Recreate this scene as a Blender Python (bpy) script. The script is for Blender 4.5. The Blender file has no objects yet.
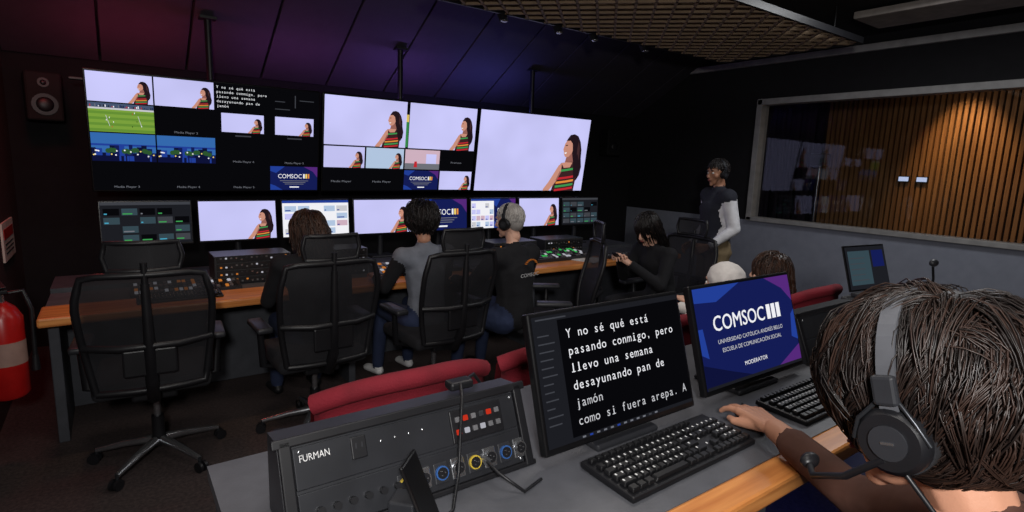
import bpy, bmesh, math, random
from mathutils import Vector as V, Matrix, Euler
random.seed(7)
sc=bpy.context.scene
sc.view_settings.view_transform='Standard'
sc.view_settings.look='None'
COL=sc.collection
rad=math.radians
# ---------------------------------------------------------------- materials
def l1(c):
    c/=255.0
    return c/12.92 if c<=.04045 else ((c+.055)/1.055)**2.4
def lin(c,k=1.0): return (min(1,l1(c[0])*k),min(1,l1(c[1])*k),min(1,l1(c[2])*k),1)
MC={}
def mat(name,c,rough=.6,metal=0.0,var=.15,scale=12,bump=0,bscale=150,alpha=1.0,spec=.4):
    if name in MC: return MC[name]
    m=bpy.data.materials.new(name); m.use_nodes=True
    nt=m.node_tree; N=nt.nodes; L=nt.links
    p=N['Principled BSDF']
    tc=N.new('ShaderNodeTexCoord'); no=N.new('ShaderNodeTexNoise'); no.inputs['Scale'].default_value=scale
    no.inputs['Detail'].default_value=4
    L.new(tc.outputs['Object'],no.inputs['Vector'])
    r=N.new('ShaderNodeValToRGB'); r.color_ramp.elements[0].position=.3; r.color_ramp.elements[1].position=.7
    r.color_ramp.elements[0].color=lin(c,1-var); r.color_ramp.elements[1].color=lin(c,1+var)
    L.new(no.outputs['Fac'],r.inputs['Fac']); L.new(r.outputs['Color'],p.inputs['Base Color'])
    p.inputs['Roughness'].default_value=rough; p.inputs['Metallic'].default_value=metal
    p.inputs['Specular IOR Level'].default_value=spec
    if bump:
        n2=N.new('ShaderNodeTexNoise'); n2.inputs['Scale'].default_value=bscale
        L.new(tc.outputs['Object'],n2.inputs['Vector'])
        b=N.new('ShaderNodeBump'); b.inputs['Strength'].default_value=bump; b.inputs['Distance'].default_value=.01
        L.new(n2.outputs['Fac'],b.inputs['Height']); L.new(b.outputs['Normal'],p.inputs['Normal'])
    if alpha<1: p.inputs['Alpha'].default_value=alpha
    MC[name]=m; return m
def em(name,c,s=1.0,var=0.0,scale=3):
    if name in MC: return MC[name]
    m=bpy.data.materials.new(name); m.use_nodes=True
    nt=m.node_tree; N=nt.nodes; L=nt.links
    N.clear(); o=N.new('ShaderNodeOutputMaterial'); e=N.new('ShaderNodeEmission')
    e.inputs['Strength'].default_value=s; e.inputs['Color'].default_value=lin(c)
    if var:
        tc=N.new('ShaderNodeTexCoord'); no=N.new('ShaderNodeTexNoise'); no.inputs['Scale'].default_value=scale
        L.new(tc.outputs['Object'],no.inputs['Vector'])
        r=N.new('ShaderNodeValToRGB'); r.color_ramp.elements[0].position=.3; r.color_ramp.elements[1].position=.7
        r.color_ramp.elements[0].color=lin(c,1-var); r.color_ramp.elements[1].color=lin(c,1+var)
        L.new(no.outputs['Fac'],r.inputs['Fac']); L.new(r.outputs['Color'],e.inputs['Color'])
    L.new(e.outputs[0],o.inputs['Surface'])
    MC[name]=m; return m
def woodmat(name,c1,c2,rough=.35,axis=0):
    if name in MC: return MC[name]
    m=bpy.data.materials.new(name); m.use_nodes=True
    nt=m.node_tree; N=nt.nodes; L=nt.links; p=N['Principled BSDF']
    tc=N.new('ShaderNodeTexCoord'); mp=N.new('ShaderNodeMapping'); no=N.new('ShaderNodeTexNoise')
    s=[40,40,40]; s[axis]=2.5
    mp.inputs['Scale'].default_value=s; no.inputs['Scale'].default_value=1; no.inputs['Detail'].default_value=6
    L.new(tc.outputs['Object'],mp.inputs['Vector']); L.new(mp.outputs['Vector'],no.inputs['Vector'])
    r=N.new('ShaderNodeValToRGB'); r.color_ramp.elements[0].position=.35; r.color_ramp.elements[1].position=.65
    r.color_ramp.elements[0].color=lin(c1); r.color_ramp.elements[1].color=lin(c2)
    L.new(no.outputs['Fac'],r.inputs['Fac']); L.new(r.outputs['Color'],p.inputs['Base Color'])
    p.inputs['Roughness'].default_value=rough
    MC[name]=m; return m
# ---------------------------------------------------------------- mesh builder
TXT={}
def text_mesh(s):
    if s in TXT: return TXT[s]
    cu=bpy.data.curves.new('t','FONT'); cu.body=s; cu.size=1; cu.resolution_u=3
    o=bpy.data.objects.new('t',cu)
    me=bpy.data.meshes.new_from_object(o)
    vs=[v.co.copy() for v in me.vertices]; fs=[list(p.vertices) for p in me.polygons]
    bpy.data.objects.remove(o); bpy.data.curves.remove(cu); bpy.data.meshes.remove(me)
    if vs:
        x0=min(v.x for v in vs); x1=max(v.x for v in vs)
    else: x0=0;x1=1
    vs=[V((v.x-x0,v.y,0)) for v in vs]
    TXT[s]=(vs,fs,x1-x0); return TXT[s]
def TR(x,y,z): return Matrix.Translation((x,y,z))
def frame(o,x,y,z):
    m=Matrix.Identity(4)
    for i in range(3):
        m[i][0]=x[i]; m[i][1]=y[i]; m[i][2]=z[i]; m[i][3]=o[i]
    return m
class B:
    def __init__(s):
        s.v=[];s.f=[];s.mi=[];s.sm=[];s.mats=[];s.M=Matrix.Identity(4)
    def ix(s,m):
        if m not in s.mats: s.mats.append(m)
        return s.mats.index(m)
    def add(s,vs,fs,m,smooth=False,M=None):
        T=s.M@M if M is not None else s.M
        o=len(s.v); s.v.extend([T@V(v) for v in vs])
        i=s.ix(m) if not isinstance(m,list) else None
        for k,f in enumerate(fs):
            s.f.append([a+o for a in f]); s.mi.append(i if i is not None else s.ix(m[k])); s.sm.append(smooth)
    def bm(s,bm,m,smooth=False,M=None):
        bm.verts.index_update()
        s.add([v.co.copy() for v in bm.verts],[[v.index for v in f.verts] for f in bm.faces],m,smooth,M); bm.free()
    def box(s,c,size,m,rot=(0,0,0),bev=0,seg=2,M=None,taper=None):
        bm=bmesh.new(); bmesh.ops.create_cube(bm,size=1)
        for v in bm.verts:
            v.co=V((v.co.x*size[0],v.co.y*size[1],v.co.z*size[2]))
            if taper and v.co.z>0: v.co.x*=taper; v.co.y*=taper
        if bev: bmesh.ops.bevel(bm,geom=list(bm.edges),offset=bev,segments=seg,affect='EDGES',profile=.5)
        T=TR(*c)@Euler(rot).to_matrix().to_4x4()
        s.bm(bm,m,bev>0 and seg>2,(M@T) if M is not None else T)
    def tube(s,pts,r,m,seg=8,cap=True):
        pts=[V(p) for p in pts]; n=len(pts)
        if not isinstance(r,(list,tuple)): r=[r]*n
        vs=[];fs=[]
        t=(pts[1]-pts[0]).normalized()
        a=V((0,0,1)) if abs(t.z)<.9 else V((1,0,0))
        u=t.cross(a).normalized()
        for i,p in enumerate(pts):
            if i==0: t=pts[1]-pts[0]
            elif i==n-1: t=pts[-1]-pts[-2]
            else: t=(pts[i+1]-pts[i-1])
            t=t.normalized() if t.length>1e-9 else V((0,0,1))
            u=(u-t*u.dot(t)); u=u.normalized() if u.length>1e-6 else t.orthogonal().normalized()
            w=t.cross(u)
            for k in range(seg):
                an=2*math.pi*k/seg
                vs.append(p+(u*math.cos(an)+w*math.sin(an))*r[i])
        for i in range(n-1):
            for k in range(seg):
                k2=(k+1)%seg
                fs.append([i*seg+k,i*seg+k2,(i+1)*seg+k2,(i+1)*seg+k])
        s.add(vs,fs,m,True)
        if cap:
            s.add([vs[k] for k in range(seg)],[list(range(seg))[::-1]],m,False)
            s.add([vs[(n-1)*seg+k] for k in range(seg)],[list(range(seg))],m,False)
    def ell(s,c,r,m,rot=(0,0,0),u=20,v=12,M=None):
        bm=bmesh.new(); bmesh.ops.create_uvsphere(bm,u_segments=u,v_segments=v,radius=1)
        for q in bm.verts: q.co=V((q.co.x*r[0],q.co.y*r[1],q.co.z*r[2]))
        T=TR(*c)@Euler(rot).to_matrix().to_4x4()
        s.bm(bm,m,True,(M@T) if M is not None else T)
    def poly(s,pts,m): s.add(pts,[list(range(len(pts)))],m)
    def text(s,t,M,h,m,width=None):
        vs,fs,w=text_mesh(t)
        kx=h if width is None else width/w
        s.add([V((v.x*kx,v.y*h,0)) for v in vs],fs,m,False,M)
    def mesh(s,me,M=None):
        T=s.M@M if M is not None else s.M
        o=len(s.v); s.v.extend([T@v.co for v in me.vertices])
        for p in me.polygons:
            s.f.append([a+o for a in p.vertices]); s.mi.append(s.ix(me.materials[p.material_index])); s.sm.append(True)
    def obj(s,name,loc=(0,0,0),rz=0,parent=None,rot=None):
        me=bpy.data.meshes.new(name); me.from_pydata([tuple(v) for v in s.v],[],s.f)
        for m in s.mats: me.materials.append(m)
        me.polygons.foreach_set('material_index',s.mi); me.polygons.foreach_set('use_smooth',s.sm)
        me.update()
        o=bpy.data.objects.new(name,me); o.location=loc; o.rotation_euler=rot if rot else (0,0,rz)
        COL.objects.link(o)
        if parent: o.parent=parent
        return o
# ---------------------------------------------------------------- palette
M_black=mat('black_plastic',(24,24,27),.42)
M_dark=mat('dark_plastic',(42,43,47),.42)
M_bezel=mat('bezel',(16,16,18),.3)
M_metal=mat('dark_metal',(60,62,66),.35,.7)
M_chrome=mat('chrome',(170,172,176),.25,.9)
M_key=mat('key_cap',(22,22,24),.4)
M_white=mat('white_plastic',(215,215,215),.5)
M_wood=woodmat('desk_wood',(186,112,56),(222,150,84),.3,0)
M_grey=mat('desk_laminate',(84,85,90),.4,bump=.05)
M_panel=mat('desk_panel',(66,68,74),.6)
M_red=mat('red_paint',(170,24,22),.3)
M_wall=mat('acoustic_fabric_black',(19,18,21),.95,bump=.3,bscale=300)
M_wallr=mat('acoustic_fabric_maroon',(44,24,26),.95,bump=.3,bscale=300)
M_wains=mat('grey_fabric',(132,136,148),.9,bump=.3,bscale=300,var=.06)
M_trim=mat('grey_trim',(140,138,136),.6)
M_carpet=mat('carpet',(66,55,54),1,bump=.8,bscale=400,var=.4,scale=60)
M_ceil=mat('ceiling_black',(18,17,19),.95,bump=.2)
# screens
E=lambda n,c,s=1.0,**k: em('screen_'+n,c,s,**k)
e_lav=E('lavender',(194,193,240),1.05,var=.10,scale=1.5)
e_lav2=E('pale_blue',(176,196,222))
e_pink=E('pink',(205,175,190))
e_skin=E('skin',(200,142,122)); e_skin2=E('skin_shade',(150,98,88)); e_hair=E('hair',(34,22,28)); e_hair2=E('hair_light',(66,42,44)); e_rd=E('red',(190,40,50)); e_gr=E('green',(60,150,80))
e_or=E('orange',(225,140,60)); e_wh=E('white',(240,240,245)); e_bk=E('black',(8,8,11)); e_dk=E('darkgrey',(28,29,34)); e_gy=E('grey',(110,112,120)); e_dg=E('midgrey',(62,64,70))
e_nv=E('navy',(20,28,84)); e_nv2=E('navy_deep',(14,18,56)); e_bl=E('blue',(34,62,150)); e_pu=E('purple',(84,40,120)); e_turf=E('turf',(122,160,60)); e_turf2=E('turf_dark',(100,142,52))
e_sky=E('dusk',(52,104,172)); e_yl=E('yellow',(245,215,110)); e_cy=E('cyan',(70,160,190)); e_tl=E('teal',(52,70,78)); e_dress=E('dress',(60,34,36)); e_tree=E('tree',(44,84,46)); e_stand=E('stand',(70,84,110))
e_gy2=E('lightgrey',(200,200,205))
class S:
    def __init__(s,b,M,w,h,l=0): s.b=b;s.M=M;s.w=w;s.h=h;s.l=l
    def P(s,x,y,l): return s.M@V((x*s.w,y*s.h,(s.l+l)*.0006))
    def poly(s,pts,m,l=1): s.b.poly([s.P(x,y,l) for x,y in pts],m)
    def rect(s,x0,y0,x1,y1,m,l=1): s.poly([(x0,y0),(x1,y0),(x1,y1),(x0,y1)],m,l)
    def oval(s,cx,cy,rx,ry,m,l=1,n=16): s.poly([(cx+rx*math.cos(2*math.pi*i/n),cy+ry*math.sin(2*math.pi*i/n)) for i in range(n)],m,l)
    def text(s,t,x,y,h,m,l=3,w=None):
        s.b.text(t,s.M@TR(x*s.w,y*s.h,(s.l+l)*.0006),h*s.h,m,None if w is None else w*s.w)
    def mono(s,t,x,y,h,m,adv,l=3):
        cell=adv*s.w
        for i,ch in enumerate(t):
            if ch==' ': continue
            vs,fs,w=text_mesh(ch); k=min(h*s.h*1.0,cell*.86/w)
            if w*k<cell*.5 and ch in 'ijlrtf': k=cell*.5/w if ch in 'rtf' else k*1.25
            x0=x*s.w+i*cell+(cell-w*k)/2
            s.b.add([V((v.x*k,v.y*h*s.h,0)) for v in vs],fs,m,False,s.M@TR(x0,y*s.h,(s.l+l)*.0006))
            if ch in 'ijl': s.rect((x*s.w+i*cell+cell*.2)/s.w,y,(x*s.w+i*cell+cell*(.8 if ch!='j' else .55))/s.w,y+h*.07,m,l) if ch!='j' else None
    def sub(s,x0,y0,x1,y1): return S(s.b,s.M@TR(x0*s.w,y0*s.h,0),(x1-x0)*s.w,(y1-y0)*s.h,s.l+1)
def c_woman(s,bg=None):
    s.rect(0,0,1,1,bg or e_lav,1)
    s.poly([(.775,.60),(.785,.70),(.815,.775),(.855,.79),(.895,.765),(.925,.69),(.945,.58),(.95,.46),(.965,.34),(.955,.22),(.93,.15),(.90,.13),(.87,.2),(.85,.34),(.83,.46),(.80,.5)],e_hair,2)
    s.poly([(.905,.70),(.925,.60),(.93,.42),(.92,.3),(.905,.45),(.90,.6)],e_hair2,3)
    s.poly([(.805,.50),(.85,.54),(.875,.40),(.79,.385)],e_skin2,3)
    s.poly([(.768,.545),(.760,.575),(.766,.61),(.772,.655),(.79,.70),(.825,.715),(.855,.68),(.862,.60),(.85,.53),(.82,.475),(.79,.47),(.775,.50)],e_skin,4)
    s.poly([(.79,.69),(.80,.74),(.86,.75),(.885,.66),(.88,.52),(.86,.50),(.852,.60),(.845,.66),(.82,.70)],e_hair,5)
    s.poly([(.774,.528),(.795,.54),(.798,.525),(.783,.512)],e_wh,5)
    s.poly([(.778,.635),(.80,.64),(.80,.628),(.779,.622)],e_hair,5)
    s.poly([(.755,.385),(.80,.40),(.88,.41),(.915,.36),(.925,.2),(.915,0),(.69,0),(.715,.16),(.74,.28)],e_dress,3)
    s.poly([(.76,.385),(.80,.40),(.87,.40),(.85,.33),(.79,.32)],e_skin,4)
    for i,(a,c) in enumerate([(.29,e_gr),(.235,e_dress),(.18,e_rd),(.125,e_or),(.07,e_gr),(.02,e_rd)]):
        x0=.74-.004*i; s.poly([(x0,a-.03),(.82,a-.012),(.90,a+.01),(.90,a+.04),(.82,a+.018),(x0,a)],c,4)
    s.poly([(.765,.39),(.735,.35),(.70,.25),(.655,.12),(.61,.02),(.61,0),(.665,0),(.70,.07),(.735,.15),(.765,.25)],e_skin,5)
    s.poly([(.735,.15),(.765,.25),(.755,.28),(.72,.14)],e_skin2,6)
    s.poly([(.87,.45),(.91,.52),(.935,.4),(.93,.22),(.90,.16),(.885,.28)],e_hair,6)
def c_comsoc(s):
    s.rect(0,0,1,1,e_nv,1)
    s.poly([(0,1),(.3,1),(.12,.72),(0,.8)],e_bl,2); s.poly([(.7,1),(1,1),(1,.55),(.9,.8)],e_pu,2)
    s.poly([(0,0),(.25,0),(.1,.18),(0,.25)],e_bl,2)
    s.text('COMSOC',.16,.50,.26,e_wh,3,.5)
    for i in range(3): s.rect(.69+i*.05,.5,.725+i*.05,.69,[e_wh,e_yl,e_or][i],3)
    for i,(a,b_) in enumerate([(.2,.8),(.26,.74),(.3,.7)]): s.rect(a,.38-i*.07,b_,.405-i*.07,e_gy,3)
    s.rect(.4,.1,.6,.15,e_wh,3)
def c_soccer(s):
    s.rect(0,0,1,1,e_turf,1); s.rect(0,.84,1,1,e_stand,2); s.rect(0,.78,1,.84,e_gy2,2)
    rr=random.Random(4)
    for i in range(40): s.rect(i*.025,.86,i*.025+.015,.86+rr.random()*.1,rr.choice([e_gy,e_wh,e_dk,e_rd,e_nv]),3)
    for i in range(4): s.rect(0,.02+i*.2,1,.11+i*.2,e_turf2,2)
    def ln(a,b_,c,d,w=.005): s.poly([(a,b_-w),(c,d-w),(c,d+w),(a,b_+w)],e_turf,3)
    ln(.0,.40,1,.46); ln(.25,.58,.75,.6); ln(.3,.2,.8,.22)
    s.poly([(.25,.58),(.258,.58),(.308,.2),(.3,.2)],e_gy2,3); s.poly([(.75,.6),(.742,.6),(.79,.22),(.798,.22)],e_gy2,3)
    for i in range(9):
        x=rr.uniform(.1,.9);y=rr.uniform(.15,.7); s.rect(x,y,x+.010,y+.05,rr.choice([e_wh,e_rd,e_bk]),4)
def c_city(s):
    s.rect(0,0,1,1,e_sky,1); s.rect(0,.55,1,.62,e_bl,2); s.rect(0,0,1,.22,e_nv2,2)
    rr=random.Random(3)
    x=0
    while x<1:
        w=rr.uniform(.05,.1); h=rr.uniform(.3,.62); s.rect(x,.2,min(1,x+w),h,rr.choice([e_nv,e_nv2,e_bl]),3); x+=w
    for i in range(12): s.oval(rr.random()*.94+.03,.34+rr.random()*.1,.045,.09,e_tree,4,9)
    for i in range(14):
        x=rr.random()*.95+.02; y=.2+rr.random()*.2; s.oval(x,y,.014,.028,rr.choice([e_yl,e_wh,e_yl]),5,8)
    for i in range(7): x=rr.random()*.95; s.rect(x,.02,x+.03,.2,e_bl,4)
def c_script(s,full=False):
    s.rect(0,0,1,1,e_bk,1)
    for i,t in enumerate(['Y no sé qué está','pasando conmigo, pero','llevo una semana','desayunando pan de','jamón']):
        s.mono(t,.02,.82-i*.175,.14,e_wh,.045,2)
def c_ui(s,seed=1,dark=True):
    rr=random.Random(seed); s.rect(0,0,1,1,e_dk if dark else e_wh,1)
    s.rect(0,.93,1,1,e_dg if dark else e_bl,2)
    for i in range(5):
        for j in range(4):
            if rr.random()<.8:
                c=rr.choice([e_tl,e_tl,e_bk,e_dg,e_tl] if dark else [e_lav,e_lav2,e_gy2,e_pink,e_lav])
                s.rect(.03+i*.195,.06+j*.21,.2+i*.195,.22+j*.21,c,2)
                s.rect(.04+i*.195,.08+j*.21,.04+i*.195+rr.random()*.12,.11+j*.21,rr.choice([e_cy,e_gr,e_gy]) if dark else e_bl,3)
def c_multi1(s):
    s.rect(0,0,1,1,e_bk,1)
    for r in range(4):
        for c in range(4):
            q=s.sub(c*.25+.003,.75-r*.25+.005,c*.25+.247,.75-r*.25+.245)
            k=(r,c)
            if k in((0,0),(0,1)): c_woman(q)
            elif k==(0,2): c_script(q)
            elif k==(0,3):
                q.rect(0,0,1,1,e_bk); q.rect(.1,.2,.4,.23,e_dg,2); q.rect(.1,.5,.3,.53,e_dg,2); q.rect(.5,.3,.52,.8,e_dg,2); q.rect(.6,.6,.9,.63,e_dg,2)
            elif k==(1,0): c_soccer(q)
            elif k in((1,2),(1,3)):
                q.rect(0,0,1,1,e_bk); c_woman(q.sub(.1,.22,.9,.95)); q.rect(.35,.06,.65,.11,e_dg,2)
            elif k in((2,0),(2,1)): c_city(q)
            elif k==(3,3): c_comsoc(q)
            else: q.rect(0,0,1,1,e_bk); q.text('Media Player %d'%(r+c),.3,.07,.11,e_gy,2,.4)
def c_multi2(s):
    s.rect(0,0,1,1,e_bk,1)
    c_woman(s.sub(.004,.49,.5,.995)); c_woman(s.sub(.52,.49,.996,.995))
    s.rect(.499,.5,.515,.78,e_gr,8); s.rect(.499,.78,.515,.86,e_yl,8); s.rect(.503,.5,.5045,.86,e_bk,9); s.rect(.509,.5,.5105,.86,e_bk,9)
    c_woman(s.sub(.005,.25,.245,.475)); c_woman(s.sub(.255,.25,.495,.475),e_lav2); q=s.sub(.505,.25,.745,.475); q.rect(0,0,1,1,e_pink); q.rect(0,0,1,.3,e_gy,2); q.poly([(.25,.1),(.35,.1),(.34,.4),(.27,.4)],e_rd,3); q.rect(.6,.3,.9,.8,e_lav,3)
    for i in (0,1): s.text('Media Player',.05+i*.25,.09,.03,e_gy,2,.12)
    c_comsoc(s.sub(.505,.01,.745,.235)); c_woman(s.sub(.755,.01,.995,.235))
    s.text('Preview',.83,.33,.03,e_gy,2,.08)
# ---------------------------------------------------------------- room
XW=6.36; YB=5.88; XL=-.62; YF=-1.6; ZC=3.05
def slab(name,x0,x1,y0,y1,z0,z1,m):
    b=B(); b.box((0,0,0),(x1-x0,y1-y0,z1-z0),m); return b.obj(name,((x0+x1)/2,(y0+y1)/2,(z0+z1)/2))
slab('floor',XL-.2,XW+3.2,YF-.2,YB+.2,-.1,0,M_carpet)
slab('ceiling',XL-.2,XW+3.2,YF-.2,YB+.2,ZC,ZC+.1,M_ceil)
slab('wall_back',XL-.1,XW+3.1,YB,YB+.1,0,ZC,M_wall)
slab('wall_left',XL-.1,XL,YF,YB,0,ZC,M_wallr)
slab('wall_front',XL-.1,XW+3.1,YF-.1,YF,0,ZC,M_wall)
slab('floor_platform',XL+.01,XW-.01,YF+.01,1.40,0.001,.21,M_carpet)
wy0,wy1,wz0,wz1=.2,3.88,1.06,2.49
b=B()
b.box((XW+.06,(YF+YB)/2,(0+wz0)/2),(.12,YB-YF,wz0),M_wains)
b.box((XW+.06,(YF+YB)/2,(wz1+ZC)/2),(.12,YB-YF,ZC-wz1),M_wall)
b.box((XW+.06,(wy1+YB)/2,(wz0+wz1)/2),(.12,YB-wy1,wz1-wz0),M_wall)
b.box((XW+.06,(wy0+YF)/2,(wz0+wz1)/2),(.12,wy0-YF,wz1-wz0),M_wall)
b.obj('wall_right')
b=B()
b.box((XW+.03,(wy0+wy1)/2,wz1-.03),(.16,wy1-wy0,.07),M_trim,bev=.006); b.box((XW+.03,(wy0+wy1)/2,wz0+.02),(.16,wy1-wy0,.05),M_trim,bev=.006)
b.box((XW+.03,wy1-.03,(wz0+wz1)/2),(.16,.07,wz1-wz0),M_trim,bev=.006); b.box((XW+.03,wy0+.03,(wz0+wz1)/2),(.16,.07,wz1-wz0),M_trim,bev=.006)
g=bpy.data.materials.new('window_glass'); g.use_nodes=True
N=g.node_tree.nodes; N.clear(); o_=N.new('ShaderNodeOutputMaterial'); mx=N.new('ShaderNodeMixShader'); tr=N.new('ShaderNodeBsdfTransparent'); gl=N.new('ShaderNodeBsdfGlossy')
gl.inputs['Roughness'].default_value=.03; mx.inputs[0].default_value=.02; tr.inputs[0].default_value=(.88,.9,.92,1)
g.node_tree.links.new(tr.outputs[0],mx.inputs[1]); g.node_tree.links.new(gl.outputs[0],mx.inputs[2]); g.node_tree.links.new(mx.outputs[0],o_.inputs[0])
b.box((XW+.05,(wy0+wy1)/2,(wz0+wz1)/2),(.01,wy1-wy0-.1,wz1-wz0-.08),g)
b.obj('window_1')
b=B(); b.box((XW-.03,(YF+5.2)/2,2.92),(.06,5.2-YF,.07),M_trim,bev=.008); b.obj('trim_1')
# studio beyond the window
slab('wall_studio',XW+2.9,XW+3.0,YF,YB,0,ZC,mat('studio_wall',(30,27,30),.9))
M_sl=woodmat('slat_wood',(128,88,52),(158,114,70),.6,2)
b=B(); b.box((8.36,1.45,1.5),(.04,5.2,3.0),mat('slat_backing',(26,19,14),.9))
y=-1.12
while y<4.02:
    b.box((8.31,y,1.5),(.05,.040,3.0),M_sl); y+=.062
b.obj('slatted_wood_wall')
b=B()
for i in range(30):
    y=4.12+i*.055; b.tube([(8.4+.05*math.sin(i*1.7),y,.05),(8.4+.05*math.sin(i*1.7+.3),y,2.9)],.036,mat('curtain_fabric',(40,32,44),.95),8)
b.obj('studio_curtain')
b=B(); b.tube([(7.3,3.55,0.02),(7.3,3.55,1.75)],.016,M_chrome); 
for a in range(3): b.tube([(7.3,3.55,.5),(7.3+.35*math.cos(a*2.1),3.55+.35*math.sin(a*2.1),.02)],.012,M_chrome)
b.box((7.3,3.55,1.82),(.14,.2,.16),M_black,bev=.02); b.obj('studio_light_stand')
b=B()
for y in (2.75,2.95): b.box((8.27,y,1.62),(.02,.13,.075),M_black,bev=.004); b.box((8.2585,y,1.62),(.003,.11,.055),em('painted_reflection_glow',(200,210,240),1.0))  # added glowing panels that paint the screen reflections of the window glass
b.obj('glass_reflection_panels')
# soffit of tilted acoustic panels
M_sof=mat('soffit_panel',(52,48,56),.75,bump=.1,bscale=80,var=.08)
b=B(); ang=math.atan2(.70,1.25); ln=math.hypot(.7,1.25)
x=XL+.01
while x<XW-.1:
    w=min(.60,XW-x-.02)
    b.box((x+w/2,5.22,2.715),(w-.008,ln,.03),M_sof,rot=(-ang,0,0),bev=.006); x+=.61
b.box((2.87,5.26,2.76),(XW-XL-.1,ln,.02),M_black,rot=(-ang,0,0))
b.obj('acoustic_soffit_panels')
# lattice diffuser
M_lat=mat('lattice_wood',(126,106,84),.85)
b=B(); x0,x1,y0,y1=1.8,5.3,2.35,3.7
d=.19; Lx=x1-x0; Ly=y1-y0
def clip_strip(c,sgn):
    pts=[]
    for yy in (y0,y1):
        xx=c+sgn*(yy-y0)
        if x0<=xx<=x1: pts.append((xx,yy))
    for xx in (x0,x1):
        yy=y0+sgn*(xx-c)
        if y0<yy<y1: pts.append((xx,yy))
    if len(pts)>=2:
        (a,b1),(a2,b2)=pts[0],pts[1]; L_=math.hypot(a2-a,b2-b1)
        if L_>.02: b.box(((a+a2)/2,(b1+b2)/2,2.78),(L_,.018,.05),M_lat,rot=(0,0,math.atan2(b2-b1,a2-a)))
c=x0-Ly
while c<x1+Ly: clip_strip(c,1); clip_strip(c,-1); c+=d
for (cx,cy,sx,sy) in (((x0+x1)/2,y0,Lx,.02),((x0+x1)/2,y1,Lx,.02),(x0,(y0+y1)/2,.02,Ly),(x1,(y0+y1)/2,.02,Ly)): b.box((cx,cy,2.78),(sx,sy,.05),M_black)
for (px,py) in ((2,2.5),(5.1,2.5),(2,3.55),(5.1,3.55)): b.tube([(px,py,2.8),(px,py,ZC)],.006,M_black)
b.obj('ceiling_lattice_diffuser')
b=B(); b.box((5.55,1.2,3.0),(.5,2.5,.06),mat('ceiling_tile',(150,142,136),.9),bev=.01); b.obj('ceiling_panel')
# track spots
b=B(); b.box((3.4,3.78,2.96),(3.2,.035,.03),M_black); b.tube([(2.2,3.78,2.97),(2.2,3.78,ZC)],.01,M_black); b.tube([(4.7,3.78,2.97),(4.7,3.78,ZC)],.01,M_black)
for x in (2.5,3.05,3.45,4.1):
    b.tube([(x,3.78,2.95),(x,3.78,2.84)],.008,M_black); b.tube([(x,3.80,2.87),(x+.03,3.72,2.72)],[.03,.035],M_black,14); b.ell((x+.031,3.717,2.716),(.03,.03,.012),M_chrome)
b.obj('track_spotlight_rail')
# ---------------------------------------------------------------- TVs
def tv(x0,x1,content):
    b=B(); w=x1-x0-.012; h=.878
    up=V((0,-.12,.87)).normalized(); X=V((1,0,0)); Z=X.cross(up)
    F=frame(V((-w/2,0,0)),X,up,Z)
    b.box((w/2,h/2,-.025),(w,h,.05),M_bezel,bev=.006,M=F)
    b.box((w/2,h/2,-.06),(w*.6,h*.6,.04),M_dark,M=F)
    content(S(b,F@TR(.010,.012,.0005),w-.020,h-.024))
    b.tube([(0,.05,.45),(0,.05,1.36)],.026,M_black,12); b.box((0,.05,1.36),(.12,.12,.02),M_black)
    b.obj('wall_television',((x0+x1)/2,5.16,1.33))
tv(-.12,1.535,c_multi1); tv(1.545,3.155,c_multi2); tv(3.165,4.75,c_woman)
def speaker(loc,rz):
    b=B(); m=mat('speaker_black',(9,9,10),.8); b.box((0,0,0),(.22,.22,.36),m,bev=.015)
    b.tube([(0,-.11,-.06),(0,-.118,-.06)],.08,M_black,24); b.ell((0,-.115,-.06),(.055,.02,.055),M_black); b.tube([(0,-.11,.1),(0,-.118,.1)],.035,M_black,20); b.ell((0,-.116,.1),(.02,.012,.02),M_black)
    b.box((0,.15,0),(.06,.1,.06),M_metal); b.obj('wall_speaker',loc,rz)
speaker((-.38,5.68,2.02),rad(8)); speaker((5.72,5.68,1.98),rad(-12))
# ---------------------------------------------------------------- monitors
def monitor(loc,w,h,zb,tilt,content,rz=0,name='desktop_monitor'):
    b=B(); up=V((0,math.sin(tilt),math.cos(tilt))); X=V((1,0,0)); Z=X.cross(up)
    F=frame(V((-w/2,0,zb)),X,up,Z)
    b.box((w/2,h/2,-.012),(w,h,.024),M_bezel,bev=.005,M=F); b.box((w/2,h*.45,-.03),(w*.5,h*.5,.03),M_dark,M=F,bev=.008)
    content(S(b,F@TR(.010,.016,.0005),w-.02,h-.026))
    b.tube([(0,.10,.012),(0,.08+math.sin(tilt)*h*.4,zb+h*.4)],[.025,.02],M_dark,10)
    b.box((0,.08,.008),(.22,.17,.016),M_dark,bev=.006)
    return b.obj(name,loc,rz)
cs=[lambda s:c_ui(s,2),c_woman,lambda s:c_ui(s,5,False),c_woman,c_comsoc,lambda s:(c_ui(s.sub(0,0,.5,1),9,False),c_comsoc(s.sub(.5,0,1,1))),c_woman,lambda s:c_ui(s,8)]
for i,c in enumerate(cs): monitor((.19+i*.581,4.62,.78),.55,.315,.205,rad(3),c)
# back control desk
b=B(); dx0,dx1=-.35,4.85
b.box(((dx0+dx1)/2,4.30,.735),(dx1-dx0,1.0,.03),M_grey); 
b.box(((dx0+dx1)/2,3.83,.735),(dx1-dx0+.03,.30,.052),M_wood,bev=.012)
b.box(((dx0+dx1)/2,4.58,.765),(dx1-dx0,.42,.03),M_panel)
b.box(((dx0+dx1)/2,4.35,.36),(dx1-dx0-.1,.03,.70),M_panel)
for x in (dx0+.04,1.35,3.0,dx1-.04): b.box((x,4.3,.355),(.05,.95,.71),M_panel,bev=.005)
b.obj('control_desk')
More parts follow.
